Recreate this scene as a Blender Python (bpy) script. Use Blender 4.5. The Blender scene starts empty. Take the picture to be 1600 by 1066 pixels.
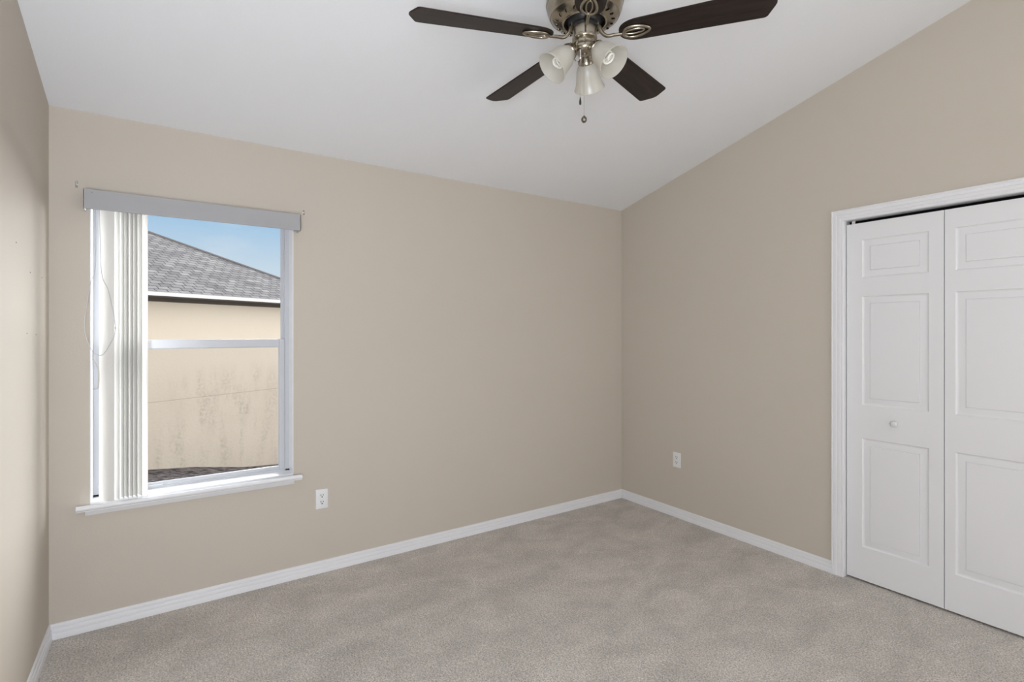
import bpy, bmesh, math, random
from mathutils import Vector, Matrix
random.seed(7)
C = bpy.context.scene.collection
PI = math.pi

# ---------------------------------------------------------------- dimensions (metres)
D, R, L = 3.1524, 3.2566, 0.435        # window wall at y=D, closet wall at x=R, left wall at x=-L
REAR = -1.10                           # wall behind the camera
ZC, SL = 2.4537, 0.2473                # ceiling height at the window wall, slope up towards the rear
def ceil_z(y): return ZC + SL * (D - y)
WX0, WX1, WZ0, WZ1 = -0.287, 0.616, 0.600, 2.078   # window opening
DY0, DY1, DZ = 1.404, -0.420, 2.054                # closet opening

# ---------------------------------------------------------------- camera
cam_d = bpy.data.cameras.new('camera'); cam = bpy.data.objects.new('camera', cam_d); C.objects.link(cam)
cam.location = (0, 0, 1.41)
cam.rotation_euler = (PI / 2, 0, -0.5931)
cam_d.sensor_width = 36.0; cam_d.lens = 808.42 / 1600 * 36.0
cam_d.shift_y = (519.87 - 533.0) / 1600
cam_d.clip_start = 0.02
sc = bpy.context.scene; sc.camera = cam

# ---------------------------------------------------------------- world: clear sky with thin haze
w = bpy.data.worlds.new('sky'); sc.world = w; w.use_nodes = True
wn, wl = w.node_tree.nodes, w.node_tree.links
wn.clear()
tc = wn.new('ShaderNodeTexCoord'); sp = wn.new('ShaderNodeSeparateXYZ'); wl.new(tc.outputs['Generated'], sp.inputs[0])
rp = wn.new('ShaderNodeValToRGB'); wl.new(sp.outputs['Z'], rp.inputs[0])
e = rp.color_ramp.elements
e[0].position = 0.0; e[0].color = (0.50, 0.48, 0.45, 1)
e[1].position = 0.30; e[1].color = (0.36, 0.58, 0.86, 1)
a = e.new(0.01); a.color = (0.74, 0.84, 0.94, 1)
a = e.new(0.11); a.color = (0.66, 0.80, 0.93, 1)
a = e.new(0.19); a.color = (0.42, 0.65, 0.90, 1)
a = e.new(0.70); a.color = (0.34, 0.50, 0.74, 1)
nz = wn.new('ShaderNodeTexNoise'); nz.inputs['Scale'].default_value = 5.0; nz.inputs['Detail'].default_value = 5
mp = wn.new('ShaderNodeMapping'); mp.inputs['Scale'].default_value = (1, 1, 3.0)
wl.new(tc.outputs['Generated'], mp.inputs[0]); wl.new(mp.outputs[0], nz.inputs['Vector'])
cr = wn.new('ShaderNodeValToRGB'); cr.color_ramp.elements[0].position = 0.52; cr.color_ramp.elements[1].position = 0.80
wl.new(nz.outputs['Fac'], cr.inputs[0])
mx = wn.new('ShaderNodeMixRGB'); mx.inputs[2].default_value = (0.86, 0.91, 0.96, 1)
ml = wn.new('ShaderNodeMath'); ml.operation = 'MULTIPLY'; ml.inputs[1].default_value = 0.6
wl.new(cr.outputs[0], ml.inputs[0]); wl.new(ml.outputs[0], mx.inputs[0]); wl.new(rp.outputs[0], mx.inputs[1])
# the open sky on the side away from the neighbour (towards -y) is brighter and whiter
ms = wn.new('ShaderNodeMath'); ms.operation = 'MULTIPLY'; ms.inputs[1].default_value = -1.0; wl.new(sp.outputs['Y'], ms.inputs[0])
mr = wn.new('ShaderNodeMapRange'); mr.inputs['From Min'].default_value = -0.2; mr.inputs['From Max'].default_value = 0.8
wl.new(ms.outputs[0], mr.inputs['Value'])
m2 = wn.new('ShaderNodeMixRGB'); m2.inputs[2].default_value = (2.40, 2.30, 2.18, 1)
wl.new(mr.outputs[0], m2.inputs[0]); wl.new(mx.outputs[0], m2.inputs[1])
bg = wn.new('ShaderNodeBackground'); bg.inputs['Strength'].default_value = 1.0; wl.new(m2.outputs[0], bg.inputs[0])
wo = wn.new('ShaderNodeOutputWorld'); wl.new(bg.outputs[0], wo.inputs[0])

# ---------------------------------------------------------------- lights
def light(name, kind, loc, direction, energy, color=(1, 1, 1), **kw):
    d = bpy.data.lights.new(name, kind); d.energy = energy; d.color = color
    for k, v in kw.items(): setattr(d, k, v)
    o = bpy.data.objects.new(name, d); o.location = loc
    o.rotation_euler = Vector(direction).to_track_quat('-Z', 'Y').to_euler()
    C.objects.link(o); return o
# soft hazy sun, low, coming past the right end of the neighbouring house
light('hazy_sun', 'SUN', (6, 9, 5), (-0.60, -0.76, -0.33), 18.5, (0.95, 0.97, 1.0), angle=math.radians(64))
# added fill light, set in an added window opening behind the camera
light('rear_fill', 'AREA', (2.32, REAR - 0.16, 1.45), (-0.35, 1, 0.0), 4, (0.90, 0.97, 1.09), shape='RECTANGLE', size=1.6, size_y=2.2)
# added fill lights, unseen: two bounced off the ceiling, one low beside the camera
light('bounce_fill', 'AREA', (0.35, -0.40, 1.95), (-0.08, -0.10, 1), 18, (0.90, 0.97, 1.09), shape='DISK', size=0.5)
light('side_fill', 'AREA', (-0.27, -0.25, 1.45), (0.05, 0.50, 1), 31, (0.90, 0.97, 1.09), shape='RECTANGLE', size=0.2, size_y=0.9)
light('low_fill', 'AREA', (-0.27, -0.35, 1.00), (0.38, 1, -0.22), 38, (0.90, 0.97, 1.09), shape='RECTANGLE', size=0.2, size_y=0.6)

sc.view_settings.view_transform = 'Standard'; sc.view_settings.look = 'None'
sc.view_settings.gamma = 1.0; sc.view_settings.use_curve_mapping = False
sc.view_settings.exposure = -0.17

# ---------------------------------------------------------------- materials
def new_mat(name):
    m = bpy.data.materials.new(name); m.use_nodes = True
    n, l = m.node_tree.nodes, m.node_tree.links
    return m, n, l, n['Principled BSDF']
def mat(name, col, rough=0.6, metal=0.0, spec=0.5, bump=None, var=None, coat=0.0):
    """bump=(scale, strength, distance), var=(scale, amount)"""
    m, n, l, b = new_mat(name)
    b.inputs['Base Color'].default_value = (*col, 1); b.inputs['Roughness'].default_value = rough
    b.inputs['Metallic'].default_value = metal; b.inputs['Specular IOR Level'].default_value = spec
    b.inputs['Coat Weight'].default_value = coat
    t = n.new('ShaderNodeTexCoord')
    if var:
        x = n.new('ShaderNodeTexNoise'); x.inputs['Scale'].default_value = var[0]; x.inputs['Detail'].default_value = 4
        l.new(t.outputs['Object'], x.inputs['Vector'])
        r = n.new('ShaderNodeMapRange'); r.inputs['From Min'].default_value = 0.3; r.inputs['From Max'].default_value = 0.7
        r.inputs['To Min'].default_value = 1 - var[1]; r.inputs['To Max'].default_value = 1 + var[1]
        l.new(x.outputs['Fac'], r.inputs['Value'])
        v = n.new('ShaderNodeVectorMath'); v.operation = 'SCALE'; v.inputs[0].default_value = col
        l.new(r.outputs[0], v.inputs['Scale']); l.new(v.outputs[0], b.inputs['Base Color'])
    if bump:
        x = n.new('ShaderNodeTexNoise'); x.inputs['Scale'].default_value = bump[0]; x.inputs['Detail'].default_value = 5
        l.new(t.outputs['Object'], x.inputs['Vector'])
        u = n.new('ShaderNodeBump'); u.inputs['Strength'].default_value = bump[1]; u.inputs['Distance'].default_value = bump[2]
        l.new(x.outputs['Fac'], u.inputs['Height']); l.new(u.outputs[0], b.inputs['Normal'])
    return m
M = {}
M['wall'] = mat('greige_wall_paint', (0.565, 0.510, 0.437), 0.72, spec=0.3, bump=(160, 0.25, 0.002), var=(1.2, 0.012))
M['ceiling'] = mat('ceiling_paint', (0.80, 0.805, 0.815), 0.9, spec=0.2, bump=(110, 0.5, 0.003))
M['trim'] = mat('white_trim_paint', (0.80, 0.80, 0.81), 0.38, spec=0.45, bump=(60, 0.05, 0.001))
M['door'] = mat('white_door_paint', (0.78, 0.78, 0.785), 0.45, spec=0.4, bump=(90, 0.06, 0.001))
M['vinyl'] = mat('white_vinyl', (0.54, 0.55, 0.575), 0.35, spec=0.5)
M['plastic'] = mat('white_plastic', (0.80, 0.80, 0.80), 0.3)
M['valance'] = mat('shaded_white_pvc', (0.37, 0.37, 0.375), 0.5, var=(8, 0.01))  # white valance, its unlit look put into the grey colour
M['slot'] = mat('dark_slot', (0.006, 0.006, 0.006), 0.9, spec=0.05)
M['black'] = mat('black_motor', (0.012, 0.012, 0.013), 0.35)
M['nickel'] = mat('brushed_nickel', (0.36, 0.32, 0.255), 0.27, metal=1.0, bump=(400, 0.04, 0.0005))
M['nickel_dark'] = mat('antiqued_nickel', (0.20, 0.18, 0.15), 0.35, metal=1.0)
M['steel'] = mat('polished_steel', (0.75, 0.75, 0.74), 0.18, metal=1.0)
M['chain'] = mat('ball_chain_metal', (0.55, 0.50, 0.42), 0.35, metal=1.0)
M['porcelain'] = mat('white_porcelain', (0.72, 0.72, 0.72), 0.2, coat=0.2)
M['bulb'] = mat('cfl_glass', (0.80, 0.77, 0.70), 0.15, coat=0.4)
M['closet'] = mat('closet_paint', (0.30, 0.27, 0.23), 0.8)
M['fascia'] = mat('white_fascia', (0.85, 0.86, 0.88), 0.5)
M['soffit'] = mat('shaded_taupe_soffit', (0.105, 0.092, 0.080), 0.8, var=(3, .1))  # taupe darkened to carry the shade under the eave
M['oldwall'] = mat('exterior_stucco_plain', (0.6, 0.55, 0.45), 0.9)

def carpet():
    m, n, l, b = new_mat('beige_cut_pile_carpet')
    b.inputs['Roughness'].default_value = 0.95; b.inputs['Specular IOR Level'].default_value = 0.1
    b.inputs['Sheen Weight'].default_value = 0.25; b.inputs['Sheen Roughness'].default_value = 0.5
    t = n.new('ShaderNodeTexCoord')
    def noise(scale, det, stretch=None, dist=0.0):
        x = n.new('ShaderNodeTexNoise'); x.inputs['Scale'].default_value = scale; x.inputs['Detail'].default_value = det
        x.inputs['Distortion'].default_value = dist
        if stretch:
            q = n.new('ShaderNodeMapping'); q.inputs['Scale'].default_value = stretch; q.inputs['Rotation'].default_value = (0, 0, 0.6)
            l.new(t.outputs['Object'], q.inputs[0]); l.new(q.outputs[0], x.inputs['Vector'])
        else: l.new(t.outputs['Object'], x.inputs['Vector'])
        return x
    def rng(src, a, b_, lo, hi):
        r = n.new('ShaderNodeMapRange'); r.inputs['From Min'].default_value = a; r.inputs['From Max'].default_value = b_
        r.inputs['To Min'].default_value = lo; r.inputs['To Max'].default_value = hi; l.new(src, r.inputs['Value']); return r.outputs[0]
    def mul(a, b_):
        x = n.new('ShaderNodeMath'); x.operation = 'MULTIPLY'; l.new(a, x.inputs[0]); l.new(b_, x.inputs[1]); return x.outputs[0]
    fine = noise(150, 2); mid = noise(60, 3, (1.7, 0.7, 1), 0.6); tread = noise(3.2, 4, (1.0, 1.6, 1), 0.8); soft = noise(9.0, 3)
    f = mul(rng(fine.outputs['Fac'], .32, .68, .62, 1.34), rng(mid.outputs['Fac'], .32, .68, .88, 1.12))
    f = mul(f, rng(tread.outputs['Fac'], .32, .68, .87, 1.10)); f = mul(f, rng(soft.outputs['Fac'], .3, .7, .95, 1.05))
    v = n.new('ShaderNodeVectorMath'); v.operation = 'SCALE'; v.inputs[0].default_value = (0.59, 0.54, 0.485)
    l.new(f, v.inputs['Scale']); l.new(v.outputs[0], b.inputs['Base Color'])
    s = n.new('ShaderNodeMath'); s.operation = 'ADD'; l.new(fine.outputs['Fac'], s.inputs[0]); l.new(mid.outputs['Fac'], s.inputs[1])
    u = n.new('ShaderNodeBump'); u.inputs['Strength'].default_value = 0.9; u.inputs['Distance'].default_value = 0.008
    l.new(s.outputs[0], u.inputs['Height']); l.new(u.outputs[0], b.inputs['Normal'])
    return m
M['carpet'] = carpet()

def walnut():
    m, n, l, b = new_mat('dark_walnut_veneer')
    b.inputs['Roughness'].default_value = 0.42; b.inputs['Specular IOR Level'].default_value = 0.30
    t = n.new('ShaderNodeTexCoord'); q = n.new('ShaderNodeMapping'); q.inputs['Scale'].default_value = (2.0, 26, 8)
    l.new(t.outputs['Object'], q.inputs[0])
    x = n.new('ShaderNodeTexNoise'); x.inputs['Scale'].default_value = 2.6; x.inputs['Detail'].default_value = 7; x.inputs['Distortion'].default_value = 0.7
    l.new(q.outputs[0], x.inputs['Vector'])
    r = n.new('ShaderNodeValToRGB'); r.color_ramp.elements[0].position = .3; r.color_ramp.elements[1].position = .7
    r.color_ramp.elements[0].color = (0.008, 0.005, 0.004, 1); r.color_ramp.elements[1].color = (0.026, 0.016, 0.013, 1)
    l.new(x.outputs['Fac'], r.inputs[0]); l.new(r.outputs[0], b.inputs['Base Color'])
    return m
M['walnut'] = walnut()

def thin(name, col, transp, transl, gloss_rough=0.4, gl=0.06, tint=(1, 1, 1)):
    """thin diffusing sheet: diffuse + translucent + straight transparency + a little gloss"""
    m = bpy.data.materials.new(name); m.use_nodes = True; n, l = m.node_tree.nodes, m.node_tree.links; n.clear()
    d = n.new('ShaderNodeBsdfDiffuse'); d.inputs[0].default_value = (*col, 1)
    t = n.new('ShaderNodeBsdfTranslucent'); t.inputs[0].default_value = (*col, 1)
    a = n.new('ShaderNodeMixShader'); a.inputs[0].default_value = transl; l.new(d.outputs[0], a.inputs[1]); l.new(t.outputs[0], a.inputs[2])
    p = n.new('ShaderNodeBsdfTransparent'); p.inputs[0].default_value = (*tint, 1)
    b = n.new('ShaderNodeMixShader'); b.inputs[0].default_value = transp; l.new(a.outputs[0], b.inputs[1]); l.new(p.outputs[0], b.inputs[2])
    g = n.new('ShaderNodeBsdfGlossy'); g.inputs['Roughness'].default_value = gloss_rough
    c = n.new('ShaderNodeMixShader'); c.inputs[0].default_value = gl; l.new(b.outputs[0], c.inputs[1]); l.new(g.outputs[0], c.inputs[2])
    o = n.new('ShaderNodeOutputMaterial'); l.new(c.outputs[0], o.inputs[0])
    return m
M['frost'] = thin('frosted_glass', (0.76, 0.735, 0.665), 0.30, 0.45, 0.35, 0.05)
M['vane'] = thin('pvc_vane', (0.90, 0.89, 0.87), 0.0, 0.5, 0.45, 0.04)
M['cord'] = thin('clear_plastic', (0.80, 0.80, 0.78), 0.25, 0.3, 0.2, 0.08)
M['screen'] = thin('insect_screen', (0.06, 0.06, 0.06), 0.90, 0.2, 0.6, 0.0)

def glass():
    m = bpy.data.materials.new('window_glass'); m.use_nodes = True; n, l = m.node_tree.nodes, m.node_tree.links; n.clear()
    p = n.new('ShaderNodeBsdfTransparent'); p.inputs[0].default_value = (0.985, 0.99, 0.985, 1)
    g = n.new('ShaderNodeBsdfGlossy'); g.inputs['Roughness'].default_value = 0.02
    f = n.new('ShaderNodeFresnel'); f.inputs[0].default_value = 1.05
    c = n.new('ShaderNodeMixShader'); l.new(f.outputs[0], c.inputs[0]); l.new(p.outputs[0], c.inputs[1]); l.new(g.outputs[0], c.inputs[2])
    o = n.new('ShaderNodeOutputMaterial'); l.new(c.outputs[0], o.inputs[0]); return m
M['glass'] = glass()

def stucco():
    """cream stucco with rain streaks low on the wall and pocks"""
    m, n, l, b = new_mat('cream_stained_stucco')
    b.inputs['Roughness'].default_value = 0.95; b.inputs['Specular IOR Level'].default_value = 0.1
    t = n.new('ShaderNodeTexCoord')
    q = n.new('ShaderNodeMapping'); q.inputs['Scale'].default_value = (3.6, 3.6, 0.8); l.new(t.outputs['Object'], q.inputs[0])
    x = n.new('ShaderNodeTexNoise'); x.inputs['Scale'].default_value = 1.0; x.inputs['Detail'].default_value = 6; x.inputs['Roughness'].default_value = .6
    l.new(q.outputs[0], x.inputs['Vector'])
    s = n.new('ShaderNodeValToRGB'); s.color_ramp.elements[0].position = .44; s.color_ramp.elements[1].position = .62; l.new(x.outputs['Fac'], s.inputs[0])
    y = n.new('ShaderNodeTexNoise'); y.inputs['Scale'].default_value = 22; y.inputs['Detail'].default_value = 6; l.new(t.outputs['Object'], y.inputs['Vector'])
    ys = n.new('ShaderNodeValToRGB'); ys.color_ramp.elements[0].position = .36; ys.color_ramp.elements[1].position = .66; l.new(y.outputs['Fac'], ys.inputs[0])
    z = n.new('ShaderNodeSeparateXYZ'); l.new(t.outputs['Object'], z.inputs[0])
    k = n.new('ShaderNodeMapRange'); k.inputs['From Min'].default_value = 1.9; k.inputs['From Max'].default_value = 1.2; l.new(z.outputs['Z'], k.inputs['Value'])
    k2 = n.new('ShaderNodeMapRange'); k2.inputs['From Min'].default_value = -1.15; k2.inputs['From Max'].default_value = -0.8; l.new(z.outputs['Z'], k2.inputs['Value'])
    def mul(a, c):
        h = n.new('ShaderNodeMath'); h.operation = 'MULTIPLY'; l.new(a, h.inputs[0])
        if isinstance(c, float): h.inputs[1].default_value = c
        else: l.new(c, h.inputs[1])
        return h.outputs[0]
    f = mul(mul(mul(s.outputs[0], k.outputs[0]), k2.outputs[0]), ys.outputs[0]); f = mul(f, 1.0)
    c = n.new('ShaderNodeMixRGB'); c.inputs[1].default_value = (0.80, 0.725, 0.62, 1); c.inputs[2].default_value = (0.42, 0.37, 0.31, 1)
    l.new(f, c.inputs[0]); 
    # broad greyer film over the lower wall
    c2 = n.new('ShaderNodeMixRGB'); c2.inputs[2].default_value = (0.70, 0.62, 0.53, 1); l.new(c.outputs[0], c2.inputs[1])
    bn = n.new('ShaderNodeTexNoise'); bn.inputs['Scale'].default_value = 1.6; bn.inputs['Detail'].default_value = 3; l.new(t.outputs['Object'], bn.inputs['Vector'])
    l.new(mul(mul(bn.outputs['Fac'], k.outputs[0]), 1.1), c2.inputs[0]); l.new(c2.outputs[0], b.inputs['Base Color'])
    u = n.new('ShaderNodeBump'); u.inputs['Strength'].default_value = .4; u.inputs['Distance'].default_value = .01
    l.new(y.outputs['Fac'], u.inputs['Height']); l.new(u.outputs[0], b.inputs['Normal'])
    return m
M['stucco'] = stucco()

def shingles():
    m, n, l, b = new_mat('grey_asphalt_shingles')
    b.inputs['Roughness'].default_value = 0.95; b.inputs['Specular IOR Level'].default_value = 0.15
    uv = n.new('ShaderNodeUVMap')
    br = n.new('ShaderNodeTexBrick'); br.inputs['Scale'].default_value = 1.0
    br.inputs['Brick Width'].default_value = 0.19; br.inputs['Row Height'].default_value = 0.125
    br.inputs['Mortar Size'].default_value = 0.010; br.inputs['Mortar Smooth'].default_value = 0.3; br.inputs['Bias'].default_value = -0.1
    br.inputs['Color1'].default_value = (0.222, 0.213, 0.210, 1); br.inputs['Color2'].default_value = (0.125, 0.115, 0.118, 1)
    br.inputs['Mortar'].default_value = (0.045, 0.042, 0.047, 1)
    nz = n.new('ShaderNodeTexNoise'); nz.inputs['Scale'].default_value = 7; nz.inputs['Detail'].default_value = 3; l.new(uv.outputs[0], nz.inputs['Vector'])
    va = n.new('ShaderNodeVectorMath'); va.operation = 'SCALE'; va.inputs['Scale'].default_value = 0.05; l.new(nz.outputs['Color'], va.inputs[0])
    vb = n.new('ShaderNodeVectorMath'); vb.operation = 'ADD'; l.new(uv.outputs[0], vb.inputs[0]); l.new(va.outputs[0], vb.inputs[1])
    l.new(vb.outputs[0], br.inputs['Vector'])
    x = n.new('ShaderNodeTexNoise'); x.inputs['Scale'].default_value = 3.5; x.inputs['Detail'].default_value = 6; l.new(uv.outputs[0], x.inputs['Vector'])
    r = n.new('ShaderNodeMapRange'); r.inputs['From Min'].default_value = .3; r.inputs['From Max'].default_value = .7; r.inputs['To Min'].default_value = .82; r.inputs['To Max'].default_value = 1.2
    l.new(x.outputs['Fac'], r.inputs['Value'])
    v = n.new('ShaderNodeVectorMath'); v.operation = 'SCALE'; l.new(br.outputs['Color'], v.inputs[0]); l.new(r.outputs[0], v.inputs['Scale'])
    l.new(v.outputs[0], b.inputs['Base Color']); return m
M['shingle'] = shingles()
M['soil'] = mat('dark_mulch_soil', (0.125, 0.108, 0.106), 1.0, spec=0.0, bump=(16, 1.0, 0.06), var=(9, 0.9))

# ---------------------------------------------------------------- mesh helpers
def finish(name, bm, m, parent=None, smooth=None, recalc=True):
    if recalc: bmesh.ops.recalc_face_normals(bm, faces=bm.faces)
    me = bpy.data.meshes.new(name); bm.to_mesh(me); bm.free()
    me.materials.append(m)
    if smooth is not None:
        for p in me.polygons: p.use_smooth = True
        me.set_sharp_from_angle(angle=math.radians(smooth))
    o = bpy.data.objects.new(name, me); C.objects.link(o)
    if parent: o.parent = parent
    return o
def box(bm, x0, x1, y0, y1, z0, z1, bevel=0.0, seg=2):
    t = bmesh.new()
    v = [t.verts.new((x, y, z)) for x in (x0, x1) for y in (y0, y1) for z in (z0, z1)]
    for f in ((0, 1, 3, 2), (4, 6, 7, 5), (0, 4, 5, 1), (2, 3, 7, 6), (0, 2, 6, 4), (1, 5, 7, 3)): t.faces.new([v[i] for i in f])
    bmesh.ops.recalc_face_normals(t, faces=t.faces)
    if bevel: bmesh.ops.bevel(t, geom=list(t.edges), offset=bevel, segments=seg, profile=0.5, affect='EDGES')
    merge(bm, t)
def merge(bm, t, mx=None):
    me = bpy.data.meshes.new('tmp'); t.to_mesh(me); t.free()
    if mx: me.transform(mx)
    bm.from_mesh(me); bpy.data.meshes.remove(me)
def prism(bm, pts, axis, a, b):
    """extrude a 2-D polygon along an axis; pts are the other two coordinates in xyz order"""
    def P(p, s):
        q = list(p); q.insert(axis, s); return q
    va = [bm.verts.new(P(p, a)) for p in pts]; vb = [bm.verts.new(P(p, b)) for p in pts]
    n = len(pts); bm.faces.new(va); bm.faces.new(vb[::-1])
    for i in range(n): bm.faces.new((va[i], vb[i], vb[(i + 1) % n], va[(i + 1) % n]))
def lathe(bm, prof, seg=48, mx=None, fn=None, close=False):
    """profile [(r,z)] about z; fn(r,z,theta)->(r,z)"""
    t = bmesh.new(); rings = []
    for r, z in prof:
        ring = []
        if r < 1e-6: ring = [t.verts.new((0, 0, z))]
        else:
            for i in range(seg):
                th = 2 * PI * i / seg; rr, zz = fn(r, z, th) if fn else (r, z)
                ring.append(t.verts.new((rr * math.cos(th), rr * math.sin(th), zz)))
        rings.append(ring)
    for a, b in zip(rings, rings[1:]):
        for i in range(seg):
            j = (i + 1) % seg
            if len(a) == 1 and len(b) == 1: break
            if len(a) == 1: t.faces.new((a[0], b[j], b[i]))
            elif len(b) == 1: t.faces.new((a[i], a[j], b[0]))
            else: t.faces.new((a[i], a[j], b[j], b[i]))
    merge(bm, t, mx)
def smooth_path(pts, n=8, closed=False):
    P = [Vector(p) for p in pts]; N = len(P); out = []
    rngs = range(N) if closed else range(N - 1)
    for i in rngs:
        if closed: a, b, c, d = P[(i - 1) % N], P[i], P[(i + 1) % N], P[(i + 2) % N]
        else: a, b, c, d = P[max(i - 1, 0)], P[i], P[i + 1], P[min(i + 2, N - 1)]
        for k in range(n):
            t = k / n
            out.append(0.5 * ((2 * b) + (c - a) * t + (2 * a - 5 * b + 4 * c - d) * t * t + (3 * b - a - 3 * c + d) * t ** 3))
    if not closed: out.append(P[-1])
    return out
def tube(bm, pts, r, seg=10, closed=False, mx=None, flat=1.0):
    t = bmesh.new(); N = len(pts); rings = []
    rad = r if callable(r) else (lambda s: r)
    up = Vector((0, 0, 1)); prev = None
    for i, p in enumerate(pts):
        a = pts[(i - 1) % N] if closed or i > 0 else pts[i]; b = pts[(i + 1) % N] if closed or i < N - 1 else pts[i]
        d = (Vector(b) - Vector(a)).normalized()
        if prev is None:
            prev = up.cross(d)
            if prev.length < 1e-3: prev = Vector((1, 0, 0)).cross(d)
        s = (prev - d * prev.dot(d)).normalized(); prev = s; u = d.cross(s)
        rr = rad(i / max(1, N - 1))
        rings.append([t.verts.new(Vector(p) + s * math.cos(2 * PI * k / seg) * rr + u * math.sin(2 * PI * k / seg) * rr * flat) for k in range(seg)])
    m = N if closed else N - 1
    for i in range(m):
        a, b = rings[i], rings[(i + 1) % N]
        for k in range(seg): t.faces.new((a[k], a[(k + 1) % seg], b[(k + 1) % seg], b[k]))
    if not closed: t.faces.new(rings[0][::-1]); t.faces.new(rings[-1])
    merge(bm, t, mx)
def empty(name, loc=(0, 0, 0), rot=(0, 0, 0), parent=None):
    o = bpy.data.objects.new(name, None); o.location = loc; o.rotation_euler = rot; o.empty_display_size = 0.1
    C.objects.link(o)
    if parent: o.parent = parent
    return o
def tag(o, label=None, cat=None, group=None, kind=None):
    if label: o['label'] = label
    if cat: o['category'] = cat
    if group: o['group'] = group
    if kind: o['kind'] = kind
    return o
def place(o, loc):
    """move a mesh whose vertices are in room coordinates so that its origin sits at loc"""
    o.data.transform(Matrix.Translation(-Vector(loc))); o.location = loc; return o

# ---------------------------------------------------------------- room shell
bm = bmesh.new(); box(bm, -L - .15, R + .95, REAR - .15, D + .2, -.12, 0.0)
tag(finish('floor', bm, M['carpet']), 'beige cut pile carpet floor mottled with tread marks', 'floor', kind='structure')

bm = bmesh.new()
y0, y1 = REAR - .15, D + .2
prism(bm, [(y0, ceil_z(y0)), (y1, ceil_z(y1)), (y1, ceil_z(y1) + .12), (y0, ceil_z(y0) + .12)], 0, -L - .15, R + .95)
tag(finish('ceiling', bm, M['ceiling']), 'white sloped ceiling rising away from the window wall', 'ceiling', kind='structure')

T = .2   # window wall thickness
bm = bmesh.new()
def wallY(bm, xa, xb, za, zb, ya=D, yb=D + T): box(bm, xa, xb, ya, yb, za, zb)
wallY(bm, -L, WX0, 0, ZC); wallY(bm, WX1, R, 0, ZC); wallY(bm, WX0, WX1, 0, WZ0 - .026); wallY(bm, WX0, WX1, WZ1, ZC)
bmesh.ops.remove_doubles(bm, verts=bm.verts, dist=1e-5)
tag(finish('wall_back', bm, M['wall']), 'greige wall with the window in it', 'wall', kind='structure')

bm = bmesh.new(); prism(bm, [(REAR - .15, 0), (D + T, 0), (D + T, ceil_z(D + T)), (REAR - .15, ceil_z(REAR - .15))], 0, -L - .15, -L)
tag(finish('wall_left', bm, M['wall']), 'greige side wall left of the window, brightly lit', 'wall', kind='structure')

bm = bmesh.new()
prism(bm, [(DY0, 0), (D + T, 0), (D + T, ceil_z(D + T)), (DY0, ceil_z(DY0))], 0, R, R + .12)
prism(bm, [(DY1, DZ), (DY0, DZ), (DY0, ceil_z(DY0)), (DY1, ceil_z(DY1))], 0, R, R + .12)
prism(bm, [(REAR - .15, 0), (DY1, 0), (DY1, ceil_z(DY1)), (REAR - .15, ceil_z(REAR - .15))], 0, R, R + .12)
tag(finish('wall_right', bm, M['wall']), 'greige wall with the white closet doors', 'wall', kind='structure')

# wall behind the camera; its window opening and frame are added for the fill
RX0, RX1, RZ0, RZ1 = 1.52, 3.12, .35, 2.55
bm = bmesh.new(); zt = ceil_z(REAR)
for xa, xb, za, zb in ((-L, RX0, 0, zt), (RX1, R, 0, zt), (RX0, RX1, 0, RZ0), (RX0, RX1, RZ1, zt)): box(bm, xa, xb, REAR - .15, REAR, za, zb)
tag(finish('wall_front', bm, M['wall']), 'greige wall behind the viewer', 'wall', kind='structure')
bm = bmesh.new()
for xa, xb, za, zb in ((RX0, RX0 + .05, RZ0, RZ1), (RX1 - .05, RX1, RZ0, RZ1), (RX0, RX1, RZ0, RZ0 + .05), (RX0, RX1, RZ1 - .05, RZ1), ((RX0 + RX1) / 2 - .03, (RX0 + RX1) / 2 + .03, RZ0, RZ1)):
    box(bm, xa, xb, REAR - .10, REAR - .05, za, zb)
tag(finish('added_rear_window', bm, M['vinyl']), 'white window frame added behind the viewer around the fill light', 'window', kind='structure')

# closet interior
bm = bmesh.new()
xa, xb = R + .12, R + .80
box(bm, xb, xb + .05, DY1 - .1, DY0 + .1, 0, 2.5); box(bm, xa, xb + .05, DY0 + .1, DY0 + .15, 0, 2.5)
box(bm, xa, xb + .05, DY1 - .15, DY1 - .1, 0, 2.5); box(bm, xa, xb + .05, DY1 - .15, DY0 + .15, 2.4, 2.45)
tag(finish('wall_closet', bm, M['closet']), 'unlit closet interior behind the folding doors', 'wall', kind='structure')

# ---------------------------------------------------------------- baseboards (profile: out from wall, height)
BB = [(0, 0), (.0140, 0), (.0140, .022), (.0130, .0255), (.0085, .0275), (.0085, .0315), (.0112, .0335), (.0112, .0440), (.0100, .0475), (.0055, .0490), (.0055, .0530), (.0078, .0550), (.0078, .0620), (.0062, .0680), (.0035, .0697), (0, .0697)]
def baseboard(name, a, b, nrm, m0, m1, label):
    """a,b: end points on the wall (xy); nrm: into the room; m0,m1: mitre slope along the run (+1 shortens inward)"""
    a, b, nrm = Vector(a), Vector(b), Vector(nrm); d = (b - a).normalized(); bm = bmesh.new()
    va, vb = [], []
    for o, z in BB:
        p = a + nrm * o + d * (o * m0); q = b + nrm * o - d * (o * m1)
        va.append(bm.verts.new((p.x, p.y, z))); vb.append(bm.verts.new((q.x, q.y, z)))
    n = len(BB); bm.faces.new(va); bm.faces.new(vb[::-1])
    for i in range(n): bm.faces.new((va[i], vb[i], vb[(i + 1) % n], va[(i + 1) % n]))
    tag(finish(name, bm, M['trim'], smooth=25), label, 'baseboard', kind='structure')
baseboard('baseboard_back', (-L, D), (R, D), (0, -1), 1, 1, 'white moulded baseboard below the window')
baseboard('baseboard_left', (-L, REAR), (-L, D), (1, 0), 0, 1, 'white moulded baseboard along the left wall')
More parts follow.
